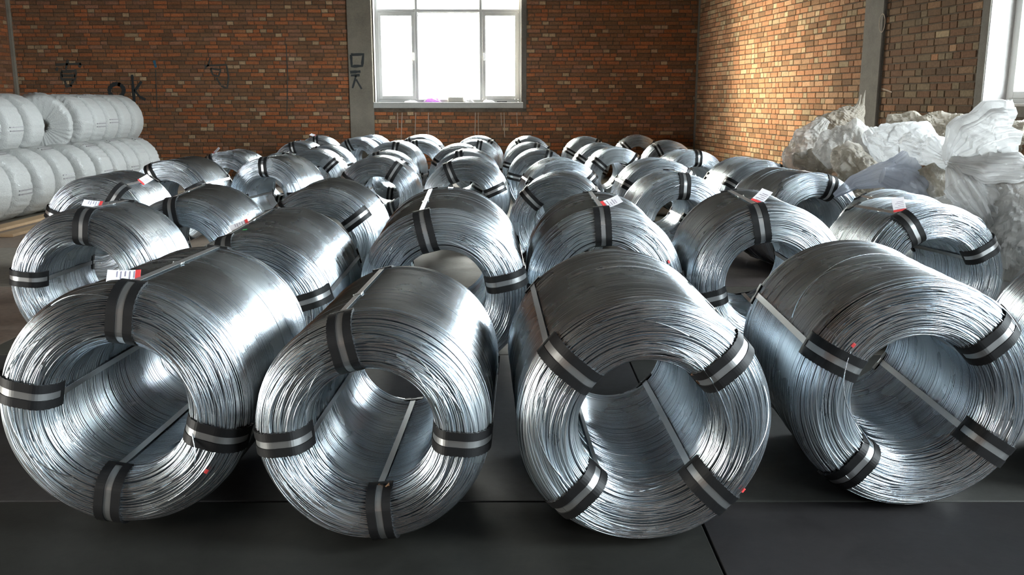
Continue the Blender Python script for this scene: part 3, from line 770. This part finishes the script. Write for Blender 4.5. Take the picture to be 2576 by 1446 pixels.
# ------------------------------------------------------------------ film-wrapped coils at the left
def wrapped_mesh(Lc, Ro, seed, folds=.006):
    g = np.random.default_rng(seed); n, M_ = 44, 112; ri = .09; h = Lc / 2; P = []
    def arc(cy, cr, ay, br, t0, t1, k=8):
        for i in range(k + 1):
            t = R(t0 + (t1 - t0) * i / k); P.append((cr + br * math.sin(t), cy - ay * math.cos(t)))
    arc(-h + .11, Ro - .10, .11, .10, 90, 0); arc(-h + .06, ri + .05, .06, .05, 0, -90); arc(h - .06, ri + .05, -.06, .05, -90, 0); arc(h - .11, Ro - .10, -.11, .10, 0, 90)
    P = np.array(P); th = np.linspace(0, 2 * np.pi, M_, endpoint=False); n = len(P)
    f = np.zeros(M_); k2 = np.zeros((n, M_))
    for q in range(14):
        k = g.integers(5, 48); f += np.abs(np.sin(k * th / 2 + g.uniform(0, 6))) * g.uniform(.3, 1)
        sk = g.uniform(-4, 4); k2 += np.abs(np.sin(k * th[None, :] / 2 + sk * np.linspace(0, 3, n)[:, None] + g.uniform(0, 6))) * g.uniform(.3, 1)
    f = (f - f.mean()) / f.std(); k2 = (k2 - k2.mean()) / k2.std()
    face = np.clip((Ro - P[:, 0]) / .08, .45, 1)[:, None]
    rho = P[:, :1] + folds * .5 * k2 * face; y = P[:, 1:] * (1 + folds * 1.8 * k2 * face)
    V = np.stack([rho * np.sin(th), y * np.ones_like(rho), rho * np.cos(th)], -1).reshape(-1, 3)
    i = np.arange(n)[:, None]; j = np.arange(M_)[None, :]
    F = np.stack([i * M_ + j, i * M_ + (j + 1) % M_, ((i + 1) % n) * M_ + (j + 1) % M_, ((i + 1) % n) * M_ + j], -1).reshape(-1, 4)[:, ::-1]
    return mesh('film_wrap', V, F, M_film_wrap, True)
WM = [wrapped_mesh(.44, .415, s, fo) for s, fo in ((21, .007), (22, .010), (23, .014))]
def mark_mesh():
    c = MB()
    for k in (-3.2, 3.2):
        for y0, y1, z1 in ((-.15, -.08, .4175), (-.08, .0, .4195), (.0, .08, .4195), (.08, .14, .4175)):
            M_ = Matrix.Rotation(R(k), 4, 'Y'); c.box(-.008, .008, y0, y1, .408, z1, M_)
    return c.mesh('film_strap_mark', M_underfilm)
MARK = mark_mesh()
WG = 'film wrapped coils stacked along the left side'
def wrapped(X, Y, z, vi, label, marks=True, rot=(0, 0, 0), sy=1.0):
    r_ = empty('wrapped_coil', (X, Y, z), rot); tag(r_, label, 'wrapped coil', WG); r_.scale = (1, sy, 1)
    link('film_wrap', WM[vi], r_, (0, 0, .417), (0, R(random.uniform(0, 360)), 0))
    if marks:
        # marks run along the barrel on the visible right side
        o = link('strap_mark', MARK, r_, (0, 0, .417), (0, R(random.uniform(84, 100)), 0));
        o = link('strap_mark', MARK, r_, (0, 0, .417), (0, R(random.uniform(5, 25)), 0))
ordn = ['nearest', 'second', 'third', 'fourth', 'fifth', 'sixth', 'seventh', 'eighth', 'ninth', 'tenth', 'eleventh']
xb = -6.14
for i, y in enumerate([9.55, 10.22, 10.78, 11.32, 11.85, 12.42, 12.92, 13.42, 13.90, 14.36, 14.82]):
    wrapped(xb + random.uniform(-.03, .03), y, 0.03, (1, 0, 2, 0, 0, 1, 2, 1, 0, 2, 1)[i], 'white film wrapped coil on planks, bottom layer, %s from the near end' % ordn[i], i % 2 == 0 or i == 4, (0, 0, R(random.uniform(-2, 2))))
for i, y in enumerate([10.3, 10.83, 11.36, 11.88, 13.32, 13.75, 14.2, 14.7, 15.2]):
    wrapped(-6.62, y + .22, .70, (2, 1, 0, 0, 2, 1, 0, 1, 0)[i], 'white film wrapped coil in the upper layer, %s from the near end' % ordn[i], i in (1, 2, 5, 6), (0, 0, R(random.uniform(-3, 3))))
wrapped(-6.58, 12.84, .71, 2, 'tilted film wrapped coil with crumpled face, upper layer, leaning toward the floor', False, (R(8), R(0), R(30)))
for i, y in enumerate([10.6, 11.2, 11.8, 12.4, 13.0, 13.6, 14.2, 14.8]):
    wrapped(-7.10, y, .03, i % 3, 'white film wrapped coil in the hidden bottom row behind, %s from the near end' % ordn[i], False)
for k, (x0, x1) in enumerate(((-5.95, -5.75), (-6.55, -6.35), (-7.3, -7.1), (-5.55, -5.38))):
    c = MB(); c.bbox(x0, x1, 9.1 + .2 * k, 15.2 - .3 * k, 0, .032, .004)
    tag(c.obj('dunnage_plank', M_wood), 'tan wooden plank lying under the wrapped coils, %s from the aisle' % ('second', 'third', 'fourth', 'first')[k], 'plank', 'planks under the wrapped coils')
c = MB(); c.bbox(-5.22, -4.9, 9.6, 10.6, 0, .02, .004)
tag(c.obj('wood_board', M_wood), 'short tan board lying on the floor beside the wrapped coils', 'board')

# ------------------------------------------------------------------ plastic film heap at the right
def crumple(P, g, scale, octs=5):
    """creased displacement: sums of folded plane waves"""
    out = np.zeros(len(P)); W = P + .25 / scale * np.sin(P[:, [1, 2, 0]] * scale * .7 + g.uniform(0, 6, 3))
    for o_ in range(octs):
        for k in range(5):
            d = g.normal(0, 1, 3); d /= np.linalg.norm(d)
            x = W @ d * scale * 1.9 ** o_ * g.uniform(.7, 1.3) + g.uniform(0, 9)
            out += np.abs((x % 2) - 1) * .52 ** o_
    return (out - out.mean()) / 2.4
def sheet(name, label, spine, m, seed, amp=.035, scale=7.0, open_end=True, flat=.75, ang=.0, n=84, M_=120, ragged=.06, top=True):
    """lofted crumpled film: spine = [(px, py, Y, radius)]"""
    g = np.random.default_rng(seed)
    C = np.array([[*at(p[0], p[1], p[2]), p[3]] for p in spine]); t = np.r_[0, np.cumsum(np.linalg.norm(np.diff(C[:, :3], axis=0), axis=1))]; t /= t[-1]
    tt = np.linspace(0, 1, n); 
    def sm(a):
        v_ = np.interp(tt, t, a); k = np.array([1, 2, 3, 2, 1.]) / 9; return np.r_[v_[:2], np.convolve(v_, k, 'valid'), v_[-2:]]
    Cc = np.stack([sm(C[:, i]) for i in range(3)], 1); rad = sm(C[:, 3])
    T = np.gradient(Cc, axis=0); T /= np.linalg.norm(T, axis=1)[:, None]
    up = np.array([.15, -.9, .35]); U = np.cross(T, up); U /= np.linalg.norm(U, axis=1)[:, None]; Wv = np.cross(T, U)
    th = np.linspace(0, 2 * np.pi, M_, endpoint=False)
    folds = sum(np.abs(np.sin(k * th / 2 + g.uniform(0, 6))) for k in (5, 8, 13, 19)); folds = (folds - folds.mean()) / folds.std()
    fr = 1 + (ang + .12 * (.06 / np.maximum(rad, .03)))[:, None] * .5 * folds[None, :]
    P = Cc[:, None, :] + (rad[:, None] * fr)[..., None] * (np.cos(th)[None, :, None] * U[:, None, :] + flat * np.sin(th)[None, :, None] * Wv[:, None, :])
    _rg = g.normal(0, ragged, 13)
    if open_end: P[-4:] += T[-4:, None, :] * (np.linspace(.3, 1, 4)[:, None] * np.interp(np.linspace(0, 13, M_), np.arange(14), np.r_[_rg, _rg[:1]])[None, :])[..., None]
    Q = P.reshape(-1, 3); ctr = np.repeat(Cc, M_, axis=0); nrm = Q - ctr; ln = np.linalg.norm(nrm, axis=1, keepdims=True); nrm /= np.maximum(ln, 1e-4)
    dsp = crumple(Q, g, scale) * amp * np.clip(np.repeat(rad, M_) / .12, .25, 1.3)
    Q = Q + nrm * dsp[:, None]; Q[:, 2] = np.maximum(Q[:, 2], .004)
    i = np.arange(n - 1)[:, None]; j = np.arange(M_)[None, :]
    F = np.stack([i * M_ + j, i * M_ + (j + 1) % M_, (i + 1) * M_ + (j + 1) % M_, (i + 1) * M_ + j], -1).reshape(-1, 4).tolist()
    F.append(list(range(M_))[::-1])
    if not open_end: F.append([(n - 1) * M_ + k for k in range(M_)])
    base = Vector(Q.mean(0)); base.z = Q[:, 2].min()
    me = mesh(name, Q - np.array(base), F, m, False)
    o = link(name, me, None, base); tag(o, label, 'plastic sheet', 'crumpled plastic film heaped by the right wall'); return o
def mound(name, label, c, r, m, seed, amp=.13, scale=3.4):
    g = np.random.default_rng(seed); n, M_ = 90, 150; ph = np.linspace(0, np.pi / 2 * 1.0, n); th = np.linspace(0, 2 * np.pi, M_, endpoint=False)
    P = np.stack([c[0] + r[0] * np.sin(ph)[:, None] * np.cos(th), c[1] + r[1] * np.sin(ph)[:, None] * np.sin(th), r[2] * np.cos(ph)[:, None] * np.ones(M_)], -1).reshape(-1, 3)
    d = P - np.array([c[0], c[1], 0]); d /= np.linalg.norm(d, axis=1)[:, None]
    P = P + d * (crumple(P, g, scale, 5) * amp)[:, None]; P[:, 2] = np.maximum(P[:, 2], .004)
    i = np.arange(n - 1)[:, None]; j = np.arange(M_)[None, :]
    F = np.stack([i * M_ + j, (i + 1) * M_ + j, (i + 1) * M_ + (j + 1) % M_, i * M_ + (j + 1) % M_], -1).reshape(-1, 4)
    base = np.array([c[0], c[1], 0.0]); o = link(name, mesh(name, P - base, F, m, True), None, base)
    tag(o, label, 'plastic sheet', 'crumpled plastic film heaped by the right wall'); return o
mound('plastic_sheet', 'big dusty grey film spread low at the far end of the heap', (3.85, 9.4), (.55, .9, .66), M_film_g, 31)
mound('plastic_sheet', 'big crumpled grey film under the middle of the heap', (3.95, 8.0), (.60, .8, .72), M_film_g, 32)
mound('plastic_sheet', 'wide whitish film under the knotted white bag', (4.15, 6.9), (.68, .7, .82), M_film_w, 33)
mound('plastic_sheet', 'greyish film sagging at the right picture edge', (4.25, 5.9), (.65, .7, .72), M_film_g, 34)
sh = lambda *a, **k: sheet('plastic_sheet', *a, **k)
sh('tan crumpled film forming a pointed peak at the left of the heap', [(2050, 350, 9.3, .10), (2095, 320, 9.3, .17), (2135, 305, 9.3, .17), (2160, 280, 9.3, .08), (2166, 256, 9.3, .02)], M_film_t, 41, amp=.06)
sh('clear rumpled film hanging at the left side of the heap', [(2078, 300, 9.1, .04), (2055, 330, 9.1, .10), (2035, 370, 9.1, .15), (2020, 410, 9.1, .20), (2030, 440, 9.1, .2)], M_film_g, 42, amp=.07)
sh('tan film flap lowest at the left end of the heap', [(1995, 400, 9.0, .06), (2030, 400, 9.0, .12), (2080, 410, 8.9, .16), (2130, 440, 8.7, .18)], M_film_t, 43, amp=.06)
sh('large clear domed film in the heap below the tan peak', [(2062, 400, 8.6, .10), (2090, 375, 8.6, .17), (2150, 358, 8.6, .20), (2205, 375, 8.5, .18), (2250, 415, 8.4, .14)], M_film_g, 44, amp=.055, scale=6)
sh('clear film with white creases draped in the centre of the heap', [(2190, 330, 8.2, .08), (2215, 365, 8.1, .13), (2240, 400, 8.0, .14), (2262, 425, 7.9, .08)], M_film_w, 45, amp=.05)
sh('whitish cloudy film left of the knotted bag', [(2200, 345, 7.7, .12), (2250, 362, 7.6, .17), (2310, 362, 7.4, .19), (2360, 385, 7.1, .14), (2392, 405, 6.8, .05)], M_film_w, 46, amp=.05, scale=6)
sh('dull grey film lying along the back of the heap under the window', [(2230, 312, 8.8, .08), (2290, 315, 8.7, .13), (2370, 322, 8.5, .15), (2470, 350, 8.2, .2), (2570, 370, 8.0, .22)], M_film_t, 47, amp=.05)
sh('white gathered plastic bag mouth flaring up beside the right window', [(2388, 408, 6.5, .045), (2402, 385, 6.5, .09), (2440, 352, 6.45, .17), (2495, 325, 6.4, .185), (2545, 318, 6.35, .17)], M_film_w, 48, amp=.035, ang=.12, scale=5, ragged=.05)
sh('white bag fold spreading right just below the flared bag mouth', [(2388, 408, 6.45, .045), (2420, 415, 6.4, .07), (2480, 425, 6.3, .10), (2560, 425, 6.2, .10), (2590, 430, 6.2, .05)], M_film_w, 49, amp=.03, ang=.12, scale=5)
sh('long white film hanging from the knot down to the floor', [(2392, 412, 6.45, .05), (2425, 450, 6.4, .12), (2465, 510, 6.3, .19), (2500, 580, 6.2, .22), (2530, 660, 6.1, .22)], M_film_w, 50, amp=.06, ang=.1, scale=5)
sh('grey film drooping behind the long white film at the right edge', [(2540, 440, 6.3, .10), (2565, 500, 6.2, .18), (2580, 580, 6.1, .24), (2590, 660, 6.0, .26)], M_film_g, 51, amp=.07)
sh('bluish clear sleeve with round open end lying over a wire coil', [(2100, 492, 7.35, .02), (2150, 458, 7.25, .055), (2205, 442, 7.15, .085), (2262, 432, 7.1, .13), (2292, 398, 7.1, .10)], M_film_b, 52, amp=.022, scale=5, ragged=.008)
sh('bluish clear film bulging below the sleeve end', [(2220, 440, 7.0, .06), (2262, 455, 7.0, .13), (2300, 480, 6.95, .15), (2325, 520, 6.9, .1)], M_film_b, 53, amp=.03)
sh('brown clear film crumpled between the sleeve and the white bag', [(2330, 420, 7.0, .10), (2352, 460, 6.95, .14), (2372, 500, 6.9, .16), (2400, 560, 6.8, .16)], M_film_t, 54, amp=.05)
sh('tan clear film sagging in folds above the bluish sleeve', [(2100, 400, 8.1, .08), (2135, 395, 8.0, .14), (2165, 430, 7.9, .17), (2200, 470, 7.8, .18)], M_film_t, 55, amp=.06)
sh('grey film low in front of the heap below the white bag', [(2340, 520, 6.6, .08), (2385, 540, 6.5, .14), (2430, 580, 6.4, .18), (2460, 640, 6.3, .2)], M_film_g, 56, amp=.05)

# ------------------------------------------------------------------ small things on the back window sill
def blob(name, label, cat, px, py, w_, h_, d_, m, seed, zoff=0):
    g = np.random.default_rng(seed); n, M_ = 16, 28; ph = np.linspace(.02, np.pi / 2, n); th = np.linspace(0, 2 * np.pi, M_, endpoint=False)
    P = np.stack([w_ / 2 * np.sin(ph)[:, None] * np.cos(th), d_ / 2 * np.sin(ph)[:, None] * np.sin(th), h_ * np.cos(ph)[:, None] * np.ones(M_)], -1).reshape(-1, 3)
    P *= (1 + .55 * crumple(P, g, 22, 2))[:, None]; P[:, 2] = np.maximum(P[:, 2], 0)
    i = np.arange(n - 1)[:, None]; j = np.arange(M_)[None, :]
    F = np.stack([i * M_ + j, (i + 1) * M_ + j, (i + 1) * M_ + (j + 1) % M_, i * M_ + (j + 1) % M_], -1).reshape(-1, 4)
    q = at(px, py, YB + .03)
    o = link(name, mesh(name, P, F, m, True), None, (q.x, YB + .05, wz0 + .001)); tag(o, label, cat); return o
blob('plastic_bag', 'crumpled purple plastic bag on the back window sill', 'bag', 1090, 252, .30, .075, .12, M_film_p, 61)
blob('paper_scrap', 'white crumpled paper on the sill at right of the packet', 'paper', 1180, 254, .2, .05, .1, M_paper, 62)
blob('paper_scrap', 'flat white paper scrap on the sill left of the purple bag', 'paper', 1034, 254, .22, .03, .1, M_paper, 63)
blob('paper_scrap', 'thin white scrap on the sill near the right casement', 'paper', 1228, 254, .2, .035, .1, M_paper, 64)
c = MB(); q = at(1146, 250, YB); c.bbox(-.15, .15, -.05, .05, 0, .10, .015)
tag(c.obj('packet', M_sill, None, (q.x, YB + .06, wz0 + .001)), 'grey rumpled packet standing on the sill right of the purple bag', 'packet')
c = MB(); q = at(1262, 253, YB); c.bbox(-.10, .10, -.015, .015, 0, .02, .004)
tag(c.obj('scraper', M_black, None, (q.x, YB + .06, wz0 + .001), (0, 0, R(8))), 'small dark tool lying on the sill under the right casement', 'tool')
